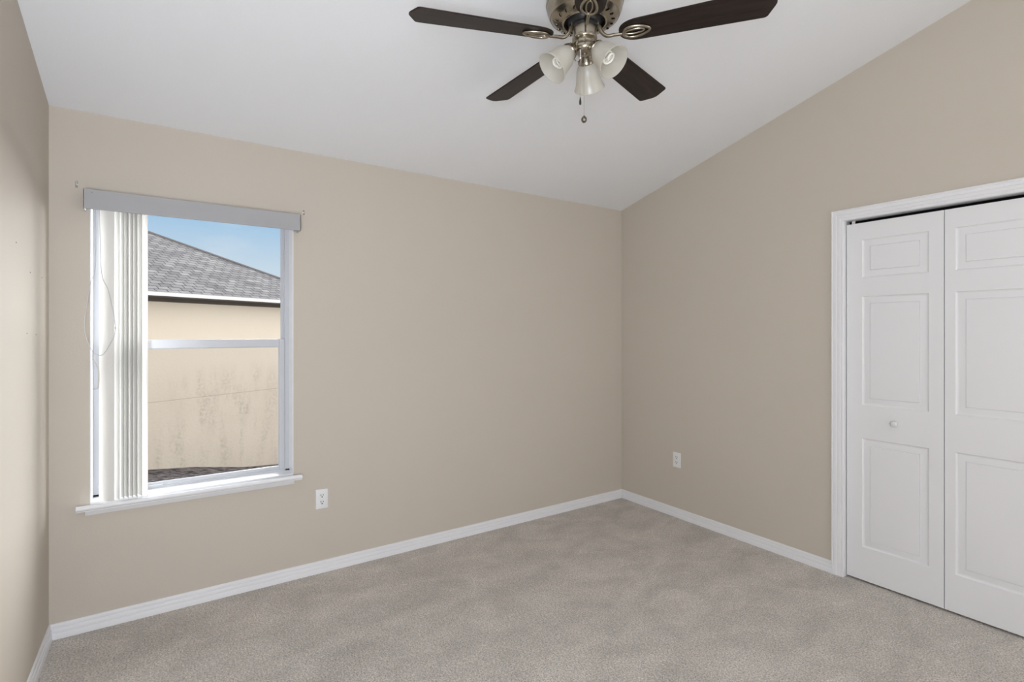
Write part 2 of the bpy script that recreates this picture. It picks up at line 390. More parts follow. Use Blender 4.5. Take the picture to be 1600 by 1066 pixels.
baseboard('baseboard_right', (R, DY0 + .063), (R, D), (-1, 0), 0, 1, 'white moulded baseboard between corner and closet')
baseboard('baseboard_rear', (R, REAR), (R, DY1 - .063), (-1, 0), 0, 0, 'white moulded baseboard past the closet')

# ---------------------------------------------------------------- closet casing, jamb, track
CP = [(0, 0), (0, .010), (.003, .0115), (.010, .0115), (.012, .0095), (.0145, .0095), (.017, .0125), (.029, .0135), (.031, .0115), (.0335, .0115), (.036, .0145), (.050, .0160), (.0525, .0140), (.055, .0140), (.057, .0165), (.061, .0165), (.063, .0140), (.063, 0)]  # (across from opening edge, out)
bm = bmesh.new(); rows = []
for c, o in CP:
    rows.append([bm.verts.new(p) for p in ((R - o, DY0 + c, 0), (R - o, DY0 + c, DZ + c), (R - o, DY1 - c, DZ + c), (R - o, DY1 - c, 0))])
n = len(rows)
for i in range(n):
    a, b = rows[i], rows[(i + 1) % n]
    for k in range(3): bm.faces.new((a[k], a[k + 1], b[k + 1], b[k]))
bm.faces.new([r[0] for r in rows]); bm.faces.new([r[3] for r in rows][::-1])
tag(finish('trim_1', bm, M['trim'], smooth=25), 'white fluted casing around the closet opening', 'door casing', kind='structure')
bm = bmesh.new()
box(bm, R, R + .12, DY0 - .0008, DY0 + .008, 0, DZ); box(bm, R, R + .12, DY1 - .008, DY1 + .0008, 0, DZ); box(bm, R, R + .12, DY1, DY0, DZ - .0008, DZ + .008)
tag(finish('trim_2', bm, M['trim']), 'white jamb lining the closet opening', 'door jamb', kind='structure')
bm = bmesh.new(); box(bm, R + .062, R + .092, DY1 + .01, DY0 - .004, DZ - .022, DZ - .001)
tag(finish('closet_track', bm, M['slot']), 'dark folding door track above the closet doors', 'track', kind='structure')
bm = bmesh.new(); box(bm, R + .024, R + .046, DY0 - .048, DY0 - .030, DZ - .022, DZ - .002, .001)
b_ = finish('pivot_bracket', bm, M['steel']); b_.parent = bpy.data.objects['closet_track']

# ---------------------------------------------------------------- bifold door leaves with moulded panels
def leaf(name, ya, yb, pa, pb, label, knob=None):
    """ya>yb: edges of the leaf, pa>pb: outer edges of the moulded panels"""
    bm = bmesh.new(); xf = R + .021; z0, z1 = .012, 2.031
    rects = [(.200, .813), (1.000, 1.615), (1.720, 1.935)]
    ys = [yb, pb, pa, ya]; zs = [z0] + [v for r in rects for v in r] + [z1]
    # front face grid without the panel cells
    V = {}
    def gv(i, k):
        if (i, k) not in V: V[i, k] = bm.verts.new((xf, ys[i], zs[k]))
        return V[i, k]
    for i in range(3):
        for k in range(len(zs) - 1):
            if i == 1 and k % 2 == 1: continue
            bm.faces.new((gv(i, k), gv(i + 1, k), gv(i + 1, k + 1), gv(i, k + 1)))
    # nested rings inside each panel: (inset, depth)
    rings = [(0, 0), (.0025, .0036), (.007, .0062), (.013, .0070), (.022, .0060), (.034, .0042), (.0385, .0040), (.0400, .0058), (.0412, .0056), (.0425, .0014), (.045, .0012)]
    for k in (1, 3, 5):
        prev = [gv(1, k), gv(2, k), gv(2, k + 1), gv(1, k + 1)]
        for ins, dep in rings[1:]:
            cur = [bm.verts.new((xf + dep, yy, zz)) for yy, zz in ((pb + ins, zs[k] + ins), (pa - ins, zs[k] + ins), (pa - ins, zs[k + 1] - ins), (pb + ins, zs[k + 1] - ins))]
            for q in range(4): bm.faces.new((prev[q], prev[(q + 1) % 4], cur[(q + 1) % 4], cur[q]))
            prev = cur
        bm.faces.new(prev)
    # sides and back
    bev = .002
    bk = [bm.verts.new((R + .055, yy, zz)) for yy, zz in ((yb, z0), (ya, z0), (ya, z1), (yb, z1))]
    bm.faces.new(bk[::-1])
    low = [gv(i, 0) for i in range(4)]; top = [gv(i, len(zs) - 1) for i in range(4)]
    lft = [gv(0, k) for k in range(len(zs))]; rgt = [gv(3, k) for k in range(len(zs))]
    bm.faces.new([bk[0]] + low + [bk[1]]); bm.faces.new([bk[3]] + top + [bk[2]])
    bm.faces.new([bk[0]] + lft + [bk[3]]); bm.faces.new([bk[1]] + rgt + [bk[2]])
    o = finish(name, bm, M['door'], smooth=12)
    tag(o, label, 'closet door', kind='structure')
    if knob:
        b2 = bmesh.new()
        prof = [(0, .0), (.0085, .0), (.0085, .003), (.0065, .006), (.0065, .012), (.010, .0155), (.0155, .019), (.0178, .0235), (.0172, .028), (.014, .0315), (.008, .0335), (0, .034)]
        lathe(b2, prof, 32, Matrix.Translation((xf, knob[0], knob[1])) @ Matrix.Rotation(-PI / 2, 4, 'Y'))
        k = finish('door_knob', b2, M['porcelain'], o, smooth=40); k['label'] = 'round white knob on the closet door'
leaf('door_1', 1.3985, .950, 1.320, 1.012, 'white folding closet door leaf with the round knob', knob=(1.158, .917))
leaf('door_2', .9465, .498, .904, .545, 'white folding closet door leaf at the right edge')
leaf('door_3', .4945, .046, .447, .090, 'white folding closet door leaf past the right edge')
leaf('door_4', .0425, -.4145, .0, -.36, 'white folding closet door leaf farthest right')

# ---------------------------------------------------------------- window
win = tag(empty('window_1', ((WX0 + WX1) / 2, D, WZ0)), 'white single hung window beside the left corner', 'window', kind='structure')
def wpart(name, bm, m, parent=win, smooth=None):
    off = Vector(win.location)
    me_o = finish(name, bm, m, parent, smooth=smooth); me_o.data.transform(Matrix.Translation(-off)); return me_o
bm = bmesh.new()   # white painted returns lining the reveal
box(bm, WX0 - .001, WX0 + .003, D - .0015, D + .10, WZ0, WZ1); box(bm, WX1 - .003, WX1 + .001, D - .0015, D + .10, WZ0, WZ1)
box(bm, WX0, WX1, D - .0015, D + .10, WZ1 - .003, WZ1 + .001)
wpart('window_return', bm, M['trim'])
bm = bmesh.new()
fx0, fx1 = WX0 + .026, WX1 - .026
ya, yb = D + .098, D + .178
box(bm, WX0, fx0, ya, yb, WZ0 - .02, WZ1, .002); box(bm, fx1, WX1, ya, yb, WZ0 - .02, WZ1, .002)
box(bm, WX0, WX1, ya, yb, WZ1 - .012, WZ1, .002); box(bm, WX0, WX1, ya, yb, WZ0 - .02, WZ0 + .014, .002)
box(bm, fx0 - .001, fx0 + .006, ya + .036, ya + .040, WZ0, WZ1); box(bm, fx1 - .006, fx1 + .001, ya + .036, ya + .040, WZ0, WZ1)
wpart('window_frame', bm, M['vinyl'])
def sash(name, x0, x1, y0, y1, z0, z1, st, rb, rt):
    bm = bmesh.new()
    box(bm, x0, x0 + st, y0, y1, z0, z1, .0025); box(bm, x1 - st, x1, y0, y1, z0, z1, .0025)
    box(bm, x0 + st, x1 - st, y0, y1, z0, z0 + rb, .0025); box(bm, x0 + st, x1 - st, y0, y1, z1 - rt, z1, .0025)
    s = wpart(name, bm, M['vinyl'])
    bm = bmesh.new(); yc = (y0 + y1) / 2 + .004
    box(bm, x0 + st - .004, x1 - st + .004, yc - .002, yc + .002, z0 + rb - .004, z1 - rt + .004)
    g = finish('window_pane', bm, M['glass'], s); g.data.transform(Matrix.Translation(-Vector(win.location)))
    # glazing bead
    bm = bmesh.new(); bx = .003
    for a in ((x0 + st - .001, x0 + st + bx, z0 + rb, z1 - rt), (x1 - st - bx, x1 - st + .001, z0 + rb, z1 - rt), (x0 + st, x1 - st, z0 + rb - .001, z0 + rb + bx), (x0 + st, x1 - st, z1 - rt - bx, z1 - rt + .001)):
        box(bm, a[0], a[1], y0 + .006, yc - .002, a[2], a[3], .001)
    g = finish('glazing_bead', bm, M['vinyl'], s); g.data.transform(Matrix.Translation(-Vector(win.location)))
    return s
up = sash('upper_sash', fx0, fx1, D + .138, D + .168, 1.330, WZ1 - .012, .012, .030, .012)
lo = sash('lower_sash', fx0, fx1, D + .103, D + .134, WZ0 + .006, 1.373, .029, .024, .046)
bm = bmesh.new(); box(bm, -.08, .0, D + .092, D + .104, WZ0 + .0145, WZ0 + .024, .002)
o = finish('sash_lift', bm, M['vinyl'], lo); o.data.transform(Matrix.Translation(-Vector(win.location)))
bm = bmesh.new(); box(bm, fx0 - .002, fx0 + .010, D + .088, D + .103, WZ0 + .045, WZ0 + .058, .002)
o = finish('tilt_latch', bm, M['plastic'], lo); o.data.transform(Matrix.Translation(-Vector(win.location)))
bm = bmesh.new(); box(bm, fx0, fx1, D + .1715, D + .1722, WZ0 + .01, 1.35)
wpart('insect_screen', bm, M['screen'])
# interior stool with eased nosing and apron below
bm = bmesh.new()
zt = .6045
pr = [(D + .098, zt - .028), (D + .098, zt), (D - .048, zt), (D - .0535, zt - .002), (D - .0575, zt - .007), (D - .0585, zt - .013), (D - .0570, zt - .019), (D - .052, zt - .0245), (D - .046, zt - .0265), (D - .046, zt - .030), (D, zt - .030), (D, zt - .028)]
prism(bm, [p for p in pr if p[0] <= D] , 0, -.334, .655)
prism(bm, [(D, zt - .028), (D, zt), (D + .098, zt), (D + .098, zt - .028)], 0, WX0, WX1)
wpart('window_sill', bm, M['trim'], smooth=30)
bm = bmesh.new()
prism(bm, [(D, .546), (D - .007, .546), (D - .010, .550), (D - .013, .560), (D - .019, .568), (D - .022, .5745), (D, .5745)], 0, -.305, .621)
wpart('window_apron', bm, M['trim'], smooth=30)

# ---------------------------------------------------------------- vertical blind
BY = D - .045
bl = tag(empty('vertical_blind', (WX0 + .45, D - .045, 2.0)), 'white vertical blind drawn to the left side of the window under a plain valance', 'window blind')
def bpart(name, bm, m, smooth=None):
    o = finish(name, bm, m, bl, smooth=smooth); o.data.transform(Matrix.Translation(-Vector(bl.location))); return o
bm = bmesh.new()
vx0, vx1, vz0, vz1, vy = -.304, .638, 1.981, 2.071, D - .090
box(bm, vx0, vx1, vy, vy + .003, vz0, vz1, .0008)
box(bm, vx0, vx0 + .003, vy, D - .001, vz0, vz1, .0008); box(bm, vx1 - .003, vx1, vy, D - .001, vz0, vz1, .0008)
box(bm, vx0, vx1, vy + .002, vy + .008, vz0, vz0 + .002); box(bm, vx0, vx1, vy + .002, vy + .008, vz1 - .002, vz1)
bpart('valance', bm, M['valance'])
bm = bmesh.new(); box(bm, vx0 + .004, vx1 - .004, vy + .0032, vy + .0048, vz0 + .003, vz1 - .003); bpart('valance_bounce_liner', bm, M['trim'])['label'] = 'white liner added behind the valance to bounce light'  # liner added to bounce window light onto the wall above
bm = bmesh.new(); lathe(bm, [(0, 0), (.0022, 0), (.0022, .001), (0, .0016)], 16, Matrix.Translation((-.272, vy - .0002, 2.058)) @ Matrix.Rotation(PI / 2, 4, 'X'))
o = finish('valance_screw', bm, M['nickel_dark'], bpy.data.objects['valance']); o.data.transform(Matrix.Translation(-Vector(bl.location)))
bm = bmesh.new(); box(bm, -.285, .615, BY - .016, BY + .020, 2.012, 2.044, .003)
for xx in (-.15, .2, .5): box(bm, xx, xx + .02, BY + .015, D - .0005, 2.040, 2.050)
bpart('headrail', bm, M['vinyl'])
def vane(xc, yc, ang, bulge, zb=.6125, zt=2.006, wd=.089):
    """ang: direction of the chord in plan, from the +x axis; bulge: sagitta of the curved section"""
    bm = bmesh.new(); c, s = math.cos(ang), math.sin(ang); N = 10; th = .0007
    secs = []
    for i in range(N + 1):
        u = -wd / 2 + wd * i / N; v = bulge * (1 - (2 * u / wd) ** 2)
        secs.append((xc + u * c - v * s, yc + u * s + v * c))
    nx, ny = -s * th, c * th
    loop = secs + [(x + nx, y + ny) for x, y in secs[::-1]]
    zz = [zb, zt]
    va = [bm.verts.new((x, y, zb)) for x, y in loop]; vb = [bm.verts.new((x, y, zt)) for x, y in loop]
    n = len(loop); bm.faces.new(va[::-1]); bm.faces.new(vb)
    for i in range(n): bm.faces.new((va[i], va[(i + 1) % n], vb[(i + 1) % n], vb[i]))
    bpart('vane', bm, M['vane'], smooth=60)
    bm = bmesh.new(); box(bm, xc - .003, xc + .003, yc - .003, yc + .003, zt - .004, 2.014)
    o = finish('vane_clip', bm, M['cord'], bpy.context.scene.collection.objects[-1]); 
    o.data.transform(Matrix.Translation(-Vector(bl.location)))
vane(-.223, BY + .004, math.radians(-46), -.010)
xs = [-.187, -.168, -.151, -.134, -.117, -.099, -.081]
for i, x in enumerate(xs):
    vane(x, BY + (.002 if i % 2 else -.002), math.radians(-73 + (3 if i == 0 else 0) + (8 if i == 6 else 0)), .009, zb=.6125 + .001 * (i % 3))
# looped bead cord hanging in front of the left jamb
cy_ = D - .070
pts = [(-.262, cy_, 2.005), (-.262, cy_, 1.72), (-.281, cy_ + .002, 1.632), (-.303, cy_ + .004, 1.45), (-.283, cy_, 1.345), (-.243, cy_ - .006, 1.303), (-.210, cy_ - .012, 1.350), (-.187, cy_ - .016, 1.432), (-.212, cy_ - .012, 1.60), (-.240, cy_ - .008, 1.70), (-.247, cy_ - .004, 2.005)]
bm = bmesh.new(); tube(bm, smooth_path(pts, 10), .0014, 8); bpart('bead_cord', bm, M['vinyl'], smooth=60)
bm = bmesh.new(); lathe(bm, [(0, -.006), (.0022, -.005), (.0028, 0), (.0022, .005), (0, .006)], 12, Matrix.Translation((-.187, cy_ - .016, 1.432)))
bpart('cord_connector', bm, M['cord'], smooth=60)
bm = bmesh.new()
tube(bm, smooth_path([(-.272, cy_ + .03, 1.285), (-.262, cy_ + .024, 1.262), (-.253, cy_ + .02, 1.235), (-.252, cy_ + .02, 1.185), (-.256, cy_ + .022, 1.150), (-.272, cy_ + .03, 1.145)], 8), .0045, 8, flat=.5)
bpart('cord_tensioner', bm, M['cord'], smooth=60)

# ---------------------------------------------------------------- curtain rod brackets left on the wall
def bracket(x, z, label, full):
    e_ = tag(empty('curtain_bracket', (x, D, z)), label, 'curtain bracket', 'curtain brackets either side of the valance')
    bm = bmesh.new(); box(bm, -.005, .005, -.002, 0, -.014, .014, .0008); finish('back_plate', bm, M['steel'], e_)
    bm = bmesh.new(); tube(bm, smooth_path([(0, -.001, .004), (0, -.016, .004), (0, -.022, .0), (0, -.024, .006), (0, -.022, .012)] if full else [(0, -.001, .004), (0, -.010, .003), (0, -.013, .008)], 6), .0028, 10)
    finish('hook', bm, M['steel'], e_, smooth=50)
    bm = bmesh.new(); lathe(bm, [(0, 0), (.003, 0), (.0025, .0015), (0, .002)], 14, Matrix.Translation((0, -.002, -.009)) @ Matrix.Rotation(PI / 2, 4, 'X'))
    finish('screw', bm, M['nickel_dark'], e_, smooth=50)
bracket(-.337, 2.102, 'small metal curtain bracket above the left end of the valance', True)
bracket(.673, 2.103, 'small metal curtain bracket above the right end of the valance', False)

# ---------------------------------------------------------------- wall outlets
def outlet(loc, rz, label):
    o = tag(empty('wall_outlet', loc, (0, 0, rz)), label, 'outlet', 'white wall outlets')
    # local frame: -y faces the room
    bm = bmesh.new(); t = bmesh.new()
    box(t, -.035, .035, -.0055, 0, -.057, .057, .0022, 3); merge(bm, t); finish('cover_plate', bm, M['plastic'], o, smooth=30)
    for s in (1, -1):
        bm = bmesh.new(); c = []
        for i in range(28):
            th = 2 * PI * i / 28; x, z = .0172 * math.cos(th), .0172 * math.sin(th); z = max(-.0138, min(.0138, z)); c.append((x, z + s * .0195))
        prism(bm, c, 1, -.0075, -.003); r = finish('receptacle', bm, M['plastic'], o)
        bm = bmesh.new()
        box(bm, -.0083, -.0050, -.0078, -.007, s * .0195 - .001, s * .0195 + .0090); box(bm, .0050, .0083, -.0078, -.007, s * .0195, s * .0195 + .0075)
        lathe(bm, [(0, 0), (.0034, 0), (.0034, .0008), (0, .0008)], 14, Matrix.Translation((0, -.007, s * .0195 - .0075)) @ Matrix.Rotation(PI / 2, 4, 'X'))
        finish('slot', bm, M['slot'], r)
    bm = bmesh.new(); lathe(bm, [(0, 0), (.0032, 0), (.0028, .001), (0, .0016)], 16, Matrix.Translation((0, -.0055, 0)) @ Matrix.Rotation(PI / 2, 4, 'X'))
    finish('screw', bm, M['plastic'], o, smooth=40)
outlet((.774, D, .432), 0, 'white duplex outlet low on the window wall right of the window')
outlet((R, 2.5735, .437), -PI / 2, 'white duplex outlet low on the wall between corner and closet')

# ---------------------------------------------------------------- nails left in the left wall
for (y, z), lb in zip([(2.516, 1.731), (2.751, 1.647), (2.693, 1.407), (2.862, 1.402), (2.984, 1.647)],
                      ['tiny dark nail highest and nearest the photo edge on the left wall', 'tiny dark nail upper middle of the left wall',
                       'tiny dark nail lower on the left wall, left of its pair', 'tiny dark nail lower on the left wall, right of its pair', 'tiny dark nail on the left wall closest to the window corner']):
    bm = bmesh.new(); lathe(bm, [(0, -.004), (.0012, -.004), (.0012, .0), (.0026, .0), (.0026, .0012), (0, .0016)], 14, Matrix.Rotation(PI / 2, 4, 'Y'))
    o = finish('nail', bm, M['nickel_dark'], smooth=40); o.location = (-L, y, z)
    tag(o, lb, 'nail', 'nails in the left wall')

# ---------------------------------------------------------------- ceiling fan
FX, FY, BZ = 1.3472 - .0064, 1.4976 - .0057, 2.5416       # axis and blade plane
fan = tag(empty('ceiling_fan', (FX, FY, ceil_z(FY))), 'brushed nickel ceiling fan with dark walnut blades and three frosted lamps', 'ceiling fan')
FO = Vector(fan.location)
fan.rotation_euler = (.0181, -.0203, 0)      # hangs a degree out of plumb from its ball joint
def fpart(name, bm, m, parent=None, smooth=35):
    """mesh in coordinates centred on the fan axis, z absolute"""
    o = finish(name, bm, m, parent or fan, smooth=smooth); return o
def zrel(z): return z - FO.z
Tz = Matrix.Translation((0, 0, -FO.z))
# canopy, down rod
bm = bmesh.new(); lathe(bm, [(.020, -.070), (.045, -.066), (.066, -.045), (.072, -.018), (.072, .022), (.0, .022)], 48); fpart('canopy', bm, M['nickel'])
bm = bmesh.new(); lathe(bm, [(0, -.02), (.0125, -.02), (.0125, zrel(2.79) - .01), (0, zrel(2.79) - .01)][::-1], 24); fpart('downrod', bm, M['nickel'])
# motor housing
bm = bmesh.new()
prof = [(.012, 2.80), (.035, 2.795), (.060, 2.785), (.095, 2.775), (.125, 2.757), (.138, 2.738), (.141, 2.724), (.144, 2.722), (.1445, 2.716), (.1425, 2.712),
        (.1425, 2.684), (.1445, 2.682), (.1480, 2.678), (.1490, 2.672), (.1475, 2.667), (.1455, 2.665), (.1440, 2.652), (.1390, 2.637), (.1330, 2.627), (.1315, 2.6235), (.1300, 2.6235), (.1280, 2.621),
        (.1100, 2.608), (.0900, 2.603), (.0860, 2.602), (.0845, 2.600), (.0820, 2.5985), (.0795, 2.600), (.0785, 2.606), (.0785, 2.640), (0, 2.640)]
lathe(bm, prof, 72, Tz); fpart('motor_housing', bm, M['nickel'])
mh = bpy.data.objects['motor_housing']
# slanted rope pattern in the band of the housing
bm = bmesh.new()
for i in range(60):
    th = 2 * PI * i / 60
    pts = [Vector((.1432 * math.cos(th + a), .1432 * math.sin(th + a), z - FO.z)) for a, z in ((0, 2.685), (.035, 2.692), (.06, 2.700), (.075, 2.711))]
    tube(bm, smooth_path(pts, 3), .0030, 6)
fpart('rope_band', bm, M['nickel_dark'], mh)
# oval vents on the underside, each with its pressed louver
def ring_parts(name, prof, diag, m, dth, z):
    first = None
    for i in range(20):
        th = 2 * PI * (i + .5) / 20 + dth
        if first is None:
            t = bmesh.new(); lathe(t, prof, 18, Matrix.Diagonal(diag)); first = o = fpart(name, t, m, mh)
        else:
            o = first.copy(); C.objects.link(o); o.parent = mh
        o.matrix_local = Matrix.Rotation(th, 4, 'Z') @ Matrix.Translation((.1080, 0, zrel(z))) @ Matrix.Rotation(-.30, 4, 'Y') @ Matrix.Rotation(.5, 4, 'Z')
ring_parts('vent_slot', [(0, -.0012), (.0050, -.0012), (.0050, .0015), (0, .0015)], (1.5, .62, 1, 1), M['slot'], 0, 2.6070)
ring_parts('vent_louver', [(0, -.0025), (.0028, -.0018), (.0034, .0005), (0, .0015)], (1.6, .8, 1, 1), M['nickel'], .045, 2.6072)
# dark rotor hub
bm = bmesh.new(); lathe(bm, [(0, 2.640), (.072, 2.640), (.072, 2.612), (.064, 2.605), (.060, 2.590), (.050, 2.588), (.048, 2.580), (0, 2.580)], 48, Tz); fpart('rotor_hub', bm, M['black'])
# switch housing
bm = bmesh.new()
lathe(bm, [(0, 2.602), (.044, 2.602), (.0460, 2.600), (.0462, 2.548), (.0480, 2.546), (.0485, 2.541), (.0465, 2.537), (.040, 2.534), (0, 2.534)], 56, Tz); sh = fpart('switch_housing', bm, M['nickel'])
for a in (-.9, -2.6, 1.3):
    bm = bmesh.new(); lathe(bm, [(0, 0), (.004, 0), (.0036, .0018), (0, .0024)], 16, Matrix.Rotation(a, 4, 'Z') @ Matrix.Translation((.0461, 0, zrel(2.585))) @ Matrix.Rotation(PI / 2, 4, 'Y'))
    fpart('housing_screw', bm, M['nickel_dark'], sh)
# light fitter bowl
bm = bmesh.new()
lathe(bm, [(0, 2.536), (.0385, 2.536), (.0395, 2.532), (.0360, 2.529), (.0355, 2.520), (.0400, 2.512), (.0405, 2.503), (.0380, 2.496), (.032, 2.489), (.020, 2.485), (.013, 2.483), (.012, 2.479), (.008, 2.477), (0, 2.4765)], 56, Tz)
lf = fpart('light_fitter', bm, M['nickel'])

# blades
def blade(az, drop=0.0, first=None):
    if first is not None:
        o = first.copy(); C.objects.link(o); o.parent = fan; o.location = (0, 0, zrel(BZ) + drop); o.rotation_euler = (0, 0, az)
        for ch in first.children:
            c = ch.copy(); C.objects.link(c); c.parent = o
        return o
    pit = -.1889
    up = []
    W = lambda r: .053 + (.068 - .053) * (r - .14) / .5
    pts_r = []
    for k in range(9):      # rounded root
        th = PI / 2 * k / 8
        pts_r.append((.205 - .074 * math.cos(th) if k < 8 else .205, W(.205) * math.sin(th) ** .8))
    side = [(r, W(r)) for r in (.28, .36, .44, .52, .60)]
    tip = [(.630, .0675), (.637, .0660), (.643, .0610), (.662, .0200), (.6665, .0080)]
    top = pts_r + side + tip
    out = top + [(r, -w_) for r, w_ in top[::-1] if w_ > 1e-6]
    t = bmesh.new(); prism(t, out, 2, -.003, .003)
    bmesh.ops.recalc_face_normals(t, faces=t.faces)
    es = [e_ for e_ in t.edges if abs(e_.verts[0].co.z - e_.verts[1].co.z) < 1e-6]
    bmesh.ops.bevel(t, geom=es, offset=.0015, segments=2, affect='EDGES')
    t.transform(Matrix.Rotation(pit, 4, 'X'))
    o = finish('blade', t, M['walnut'], fan, smooth=40)
    # blade iron: looped strap under the root, arm up to the hub
    bm = bmesh.new(); mxp = Matrix.Rotation(pit, 4, 'X')
    zz = -.0075
    loop = []
    for k in range(36):
        th = 2 * PI * k / 36
        x = .196 - .048 * math.cos(th); wv = .0265 * math.sin(th) * (1 - .28 * math.cos(th) * -1)
        loop.append(mxp @ Vector((x, wv, zz)))
    tube(bm, loop, .0062, 10, closed=True)
    inner = []
    for k in range(30):
        th = 2 * PI * k / 30
        inner.append(mxp @ Vector((.188 - .036 * math.cos(th), .011 * math.sin(th), zz + .001)))
    tube(bm, inner, .0045, 8, closed=True)
    arm = smooth_path([(.050, 0, .057), (.056, 0, .038), (.066, 0, .014), (.085, 0, -.004), (.115, 0, -.006), (.150, 0, -.0075)], 6)
    tube(bm, arm, lambda s: .0085 - .0028 * s, 12)
    lathe(bm, [(0, -.003), (.005, -.0015), (.006, .002), (0, .003)], 14, Matrix.Translation(mxp @ Vector((.243, 0, zz + .002))))
    finish('blade_iron', bm, M['nickel'], o, smooth=50)['label'] = 'brushed nickel looped blade arm'
    o.location = (0, 0, zrel(BZ) + drop); o.rotation_euler = (0, 0, az)
    return o
PH = -.9526
b0 = blade(PH)
for k in (1, 2, 3, 4): blade(PH + k * 2 * PI / 5, .018 if k == 4 else 0, b0)

# three lamp holders with frosted bell shades
def lamp(az):
    th = PI / 4
    s = empty('lamp_arm', (0, 0, 0), (0, 0, 0), None)
    bpy.data.objects.remove(s)
    # axis frame: local +z points out of the neck towards the rim
    axis = Vector((math.sin(th), 0, -math.cos(th)))
    q = axis.to_track_quat('Z', 'Y').to_matrix().to_4x4()
    base = Matrix.Translation((-.0035, .0024, 0)) @ Matrix.Rotation(az, 4, 'Z') @ Matrix.Translation((.056, 0, zrel(2.488))) @ q
    bm = bmesh.new()
    # elbow out of the fitter and the flared cup holding the glass
    lathe(bm, [(0, -.040), (.0125, -.040), (.0125, -.026), (.017, -.022), (.0235, -.012), (.0290, -.002), (.0320, .004), (.0325, .010), (.0310, .012), (.028, .008), (.020, .0), (0, .0)], 36, base)
    for k in range(3):
        a = 2 * PI * k / 3 + .5
        tube(bm, [base @ Vector((math.cos(a) * r_, math.sin(a) * r_, .007)) for r_ in (.030, .042)], .0022, 8)
    so = finish('lamp_holder', bm, M['nickel'], fan, smooth=40)
    bm = bmesh.new()
    prof = [(.0275, .002), (.0285, .008), (.0310, .015), (.0370, .024), (.0425, .036), (.0460, .052), (.0485, .070), (.0520, .086), (.0570, .100), (.0620, .110)]
    inn = [(r - .0025, z) for r, z in prof[::-1]]
    lathe(bm, prof + [(.0618, .1115), (.0600, .1115)] + inn, 56, base)
    s_ = finish('lamp_shade', bm, M['frost'], so, smooth=50); s_['label'] = 'frosted white glass bell shade'
    bm = bmesh.new(); lathe(bm, [(0, .0), (.013, .0), (.0135, .006), (.0165, .010), (.0170, .026), (.0140, .030), (0, .030)], 28, base)
    hx = []
    for k in range(97):
        t = k / 96; a = t * 2 * PI * 3.6; r = .0205 if t < .88 else .0205 - (t - .88) / .12 * .013
        hx.append(base @ Vector((math.cos(a) * r, math.sin(a) * r,   .044 + t * .042)))
    tube(bm, [base @ Vector((.012, 0, .028)), base @ Vector((.019, 0, .040))] + hx, .0044, 10)
    b_ = finish('light_bulb', bm, M['bulb'], so, smooth=50); b_['label'] = 'white spiral compact fluorescent bulb'
for deg in (166, 38, -76): lamp(math.radians(deg))

# pull chains
cr_ = Vector((math.cos(.5931), -math.sin(.5931)))   # unit vector across the fan
def chain(dx, dn, ztop, zbot, kind):
    p = cr_ * dx + Vector((-cr_.y, cr_.x)) * dn
    bm = bmesh.new(); z = ztop; DN = Vector((-.0203, -.0181, -1))   # plumb, in the fan's own tilted frame
    tube(bm, [Vector((p.x, p.y, zrel(ztop))), Vector((p.x, p.y, zrel(ztop))) + DN * (ztop - zbot)], .0006, 6)
    while z > zbot:
        t = bmesh.new(); bmesh.ops.create_icosphere(t, subdivisions=1, radius=.00125); merge(bm, t, Matrix.Translation(Vector((p.x, p.y, zrel(ztop))) + DN * (ztop - z))); z -= .0042
    c = finish('pull_chain', bm, M['chain'], fan, smooth=60)
    bm = bmesh.new(); m = Matrix.Translation(Vector((p.x, p.y, zrel(ztop))) + DN * (ztop - zbot))
    if kind == 'ball':
        lathe(bm, [(0, .002), (.0022, 0), (.003, -.003), (.0075, -.005), (.0105, -.010), (.0112, -.015), (.0100, -.020), (.0070, -.0245), (.003, -.0265), (0, -.027)], 28, m)
        o = finish('chain_knob', bm, M['nickel_dark'], c, smooth=60); o['label'] = 'round bronze coloured pull'
    else:
        lathe(bm, [(0, .001), (.0016, 0), (.0024, -.005), (.0040, -.015), (.0042, -.023), (.0030, -.028), (0, -.029)], 20, m)
        o = finish('chain_pendant', bm, M['black'], c, smooth=60); o['label'] = 'small black drop pull'
chain(-.005, -.018, 2.480, 2.240, 'ball')
chain(-.020, -.022, 2.465, 2.309, 'drop')
bm = bmesh.new(); p = cr_ * -.020 + Vector((-cr_.y, cr_.x)) * -.022
lathe(bm, [(0, 2.50), (.0035, 2.50), (.0035, 2.470), (.0055, 2.466), (.0055, 2.459), (.003, 2.455), (0, 2.455)], 18, Matrix.Translation((p.x, p.y, -FO.z)))
fpart('chain_outlet', bm, M['steel'])

# ---------------------------------------------------------------- neighbouring house seen through the window
A0 = Vector((-.1773, 10.0084)); ang = math.radians(29.7)
U = Vector((math.cos(ang), math.sin(ang))); Nn = Vector((-U.y, U.x))
def hp(s, n, z): q = A0 + U * s + Nn * n; return (q.x, q.y, z)
S0, S1, ZF0, ZF1, TP = -7.0, 4.422, 2.004, 2.070, .502
house = tag(empty('neighboring_house', hp(0, .4, -1.0)), 'cream stucco house with grey shingle hip roof seen through the window', 'house')
HO = Vector(house.location)
def hpart(name, bm, m, parent=house):
    o = finish(name, bm, m, parent); o.data.transform(Matrix.Translation(-HO)); return o
DEP = 9.0
bm = bmesh.new()
def hbox(bm, s0, s1, n0, n1, z0, z1):
    v = [bm.verts.new(hp(s, n, z)) for s in (s0, s1) for n in (n0, n1) for z in (z0, z1)]
    for f in ((0, 1, 3, 2), (4, 6, 7, 5), (0, 4, 5, 1), (2, 3, 7, 6), (0, 2, 6, 4), (1, 5, 7, 3)): bm.faces.new([v[i] for i in f])
hbox(bm, S0 + .4, S1 - .4, .4, DEP - .4, -1.9, 2.0); hpart('stucco_wall', bm, M['stucco'])
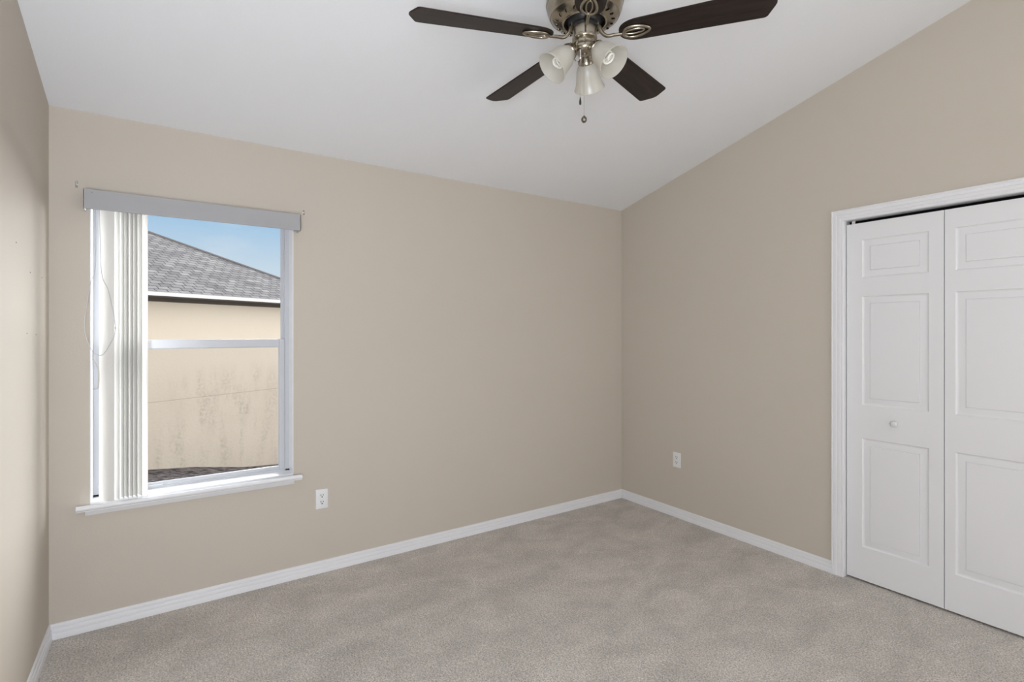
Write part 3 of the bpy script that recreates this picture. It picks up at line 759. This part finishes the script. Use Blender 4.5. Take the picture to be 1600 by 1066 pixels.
bm = bmesh.new(); hbox(bm, S0 + .4, S1 - .398, .398, .42, .2465, .2515)
o = hpart('expansion_joint', bm, mat('joint_sealant', (.33, .29, .24), .9))
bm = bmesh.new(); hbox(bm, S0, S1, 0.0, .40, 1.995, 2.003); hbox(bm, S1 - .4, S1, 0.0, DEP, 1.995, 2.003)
hbox(bm, S0 + .4, S1 - .38, .375, .40, 1.930, 1.999)  # frieze strip, widens the eave shade painted in the dark colour
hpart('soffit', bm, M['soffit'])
bm = bmesh.new(); hbox(bm, S0, S1, -.02, .0, ZF0, ZF1); hbox(bm, S1, S1 + .02, -.02, DEP, ZF0, ZF1); hpart('fascia', bm, M['fascia'])
# hip roof with shingle uv in metres
bm = bmesh.new(); uvl = bm.loops.layers.uv.new('UVMap')
hN = DEP / 2; zr = ZF1 + TP * hN
c = [hp(S0, -.03, ZF1), hp(S1 + .03, -.03, ZF1), hp(S1 + .03, DEP, ZF1), hp(S0, DEP, ZF1)]
r1, r2 = hp(S1 - hN, hN, zr), hp(S0, hN, zr)
V = [bm.verts.new(p) for p in c + [r1, r2]]
sl = math.sqrt(1 + TP * TP)
def rf(idx, uvs):
    f = bm.faces.new([V[i] for i in idx])
    for lp, uv_ in zip(f.loops, uvs): lp[uvl].uv = uv_
rf((0, 1, 4, 5), [(S0, 0), (S1, 0), (S1 - hN, hN * sl), (S0, hN * sl)])
rf((1, 2, 4), [(0, 0), (DEP, 0), (hN, hN * sl)])
rf((2, 3, 5, 4), [(S1, 0), (S0, 0), (S0, hN * sl), (S1 - hN, hN * sl)])
rf((0, 5, 3), [(0, 0), (hN, hN * sl), (DEP, 0)])
rf((3, 2, 1, 0), [(0, 0), (1, 0), (1, 1), (0, 1)])
me_o = hpart('shingle_roof', bm, M['shingle'])
bm = bmesh.new()
tube(bm, [Vector(hp(S1 + .03, -.03, ZF1 + .004)), Vector((*hp(S1 - hN, hN, 0)[:2], zr + .004))], .028, 8); hpart('hip_cap', bm, mat('hip_cap_shingle', (.17, .165, .175), .95))

# ground between the houses, falling away to the right
bm = bmesh.new()
NX, NYY = 40, 28; g = {}
for i in range(NX + 1):
    for j in range(NYY + 1):
        x = -14 + 34 * i / NX; y = D + T + .02 + 24 * j / NYY
        s = (Vector((x, y)) - A0).dot(U)
        z = -.82 - .195 * max(-2.0, min(4.5, s)) + .025 * math.sin(3.1 * x + 1.7 * y) + random.uniform(-.012, .012)
        g[i, j] = bm.verts.new((x, y, z))
for i in range(NX):
    for j in range(NYY): bm.faces.new((g[i, j], g[i + 1, j], g[i + 1, j + 1], g[i, j + 1]))
o = finish('ground', bm, M['soil'], smooth=60)
tag(o, 'dark mulch and soil outside the window', 'ground', kind='structure')
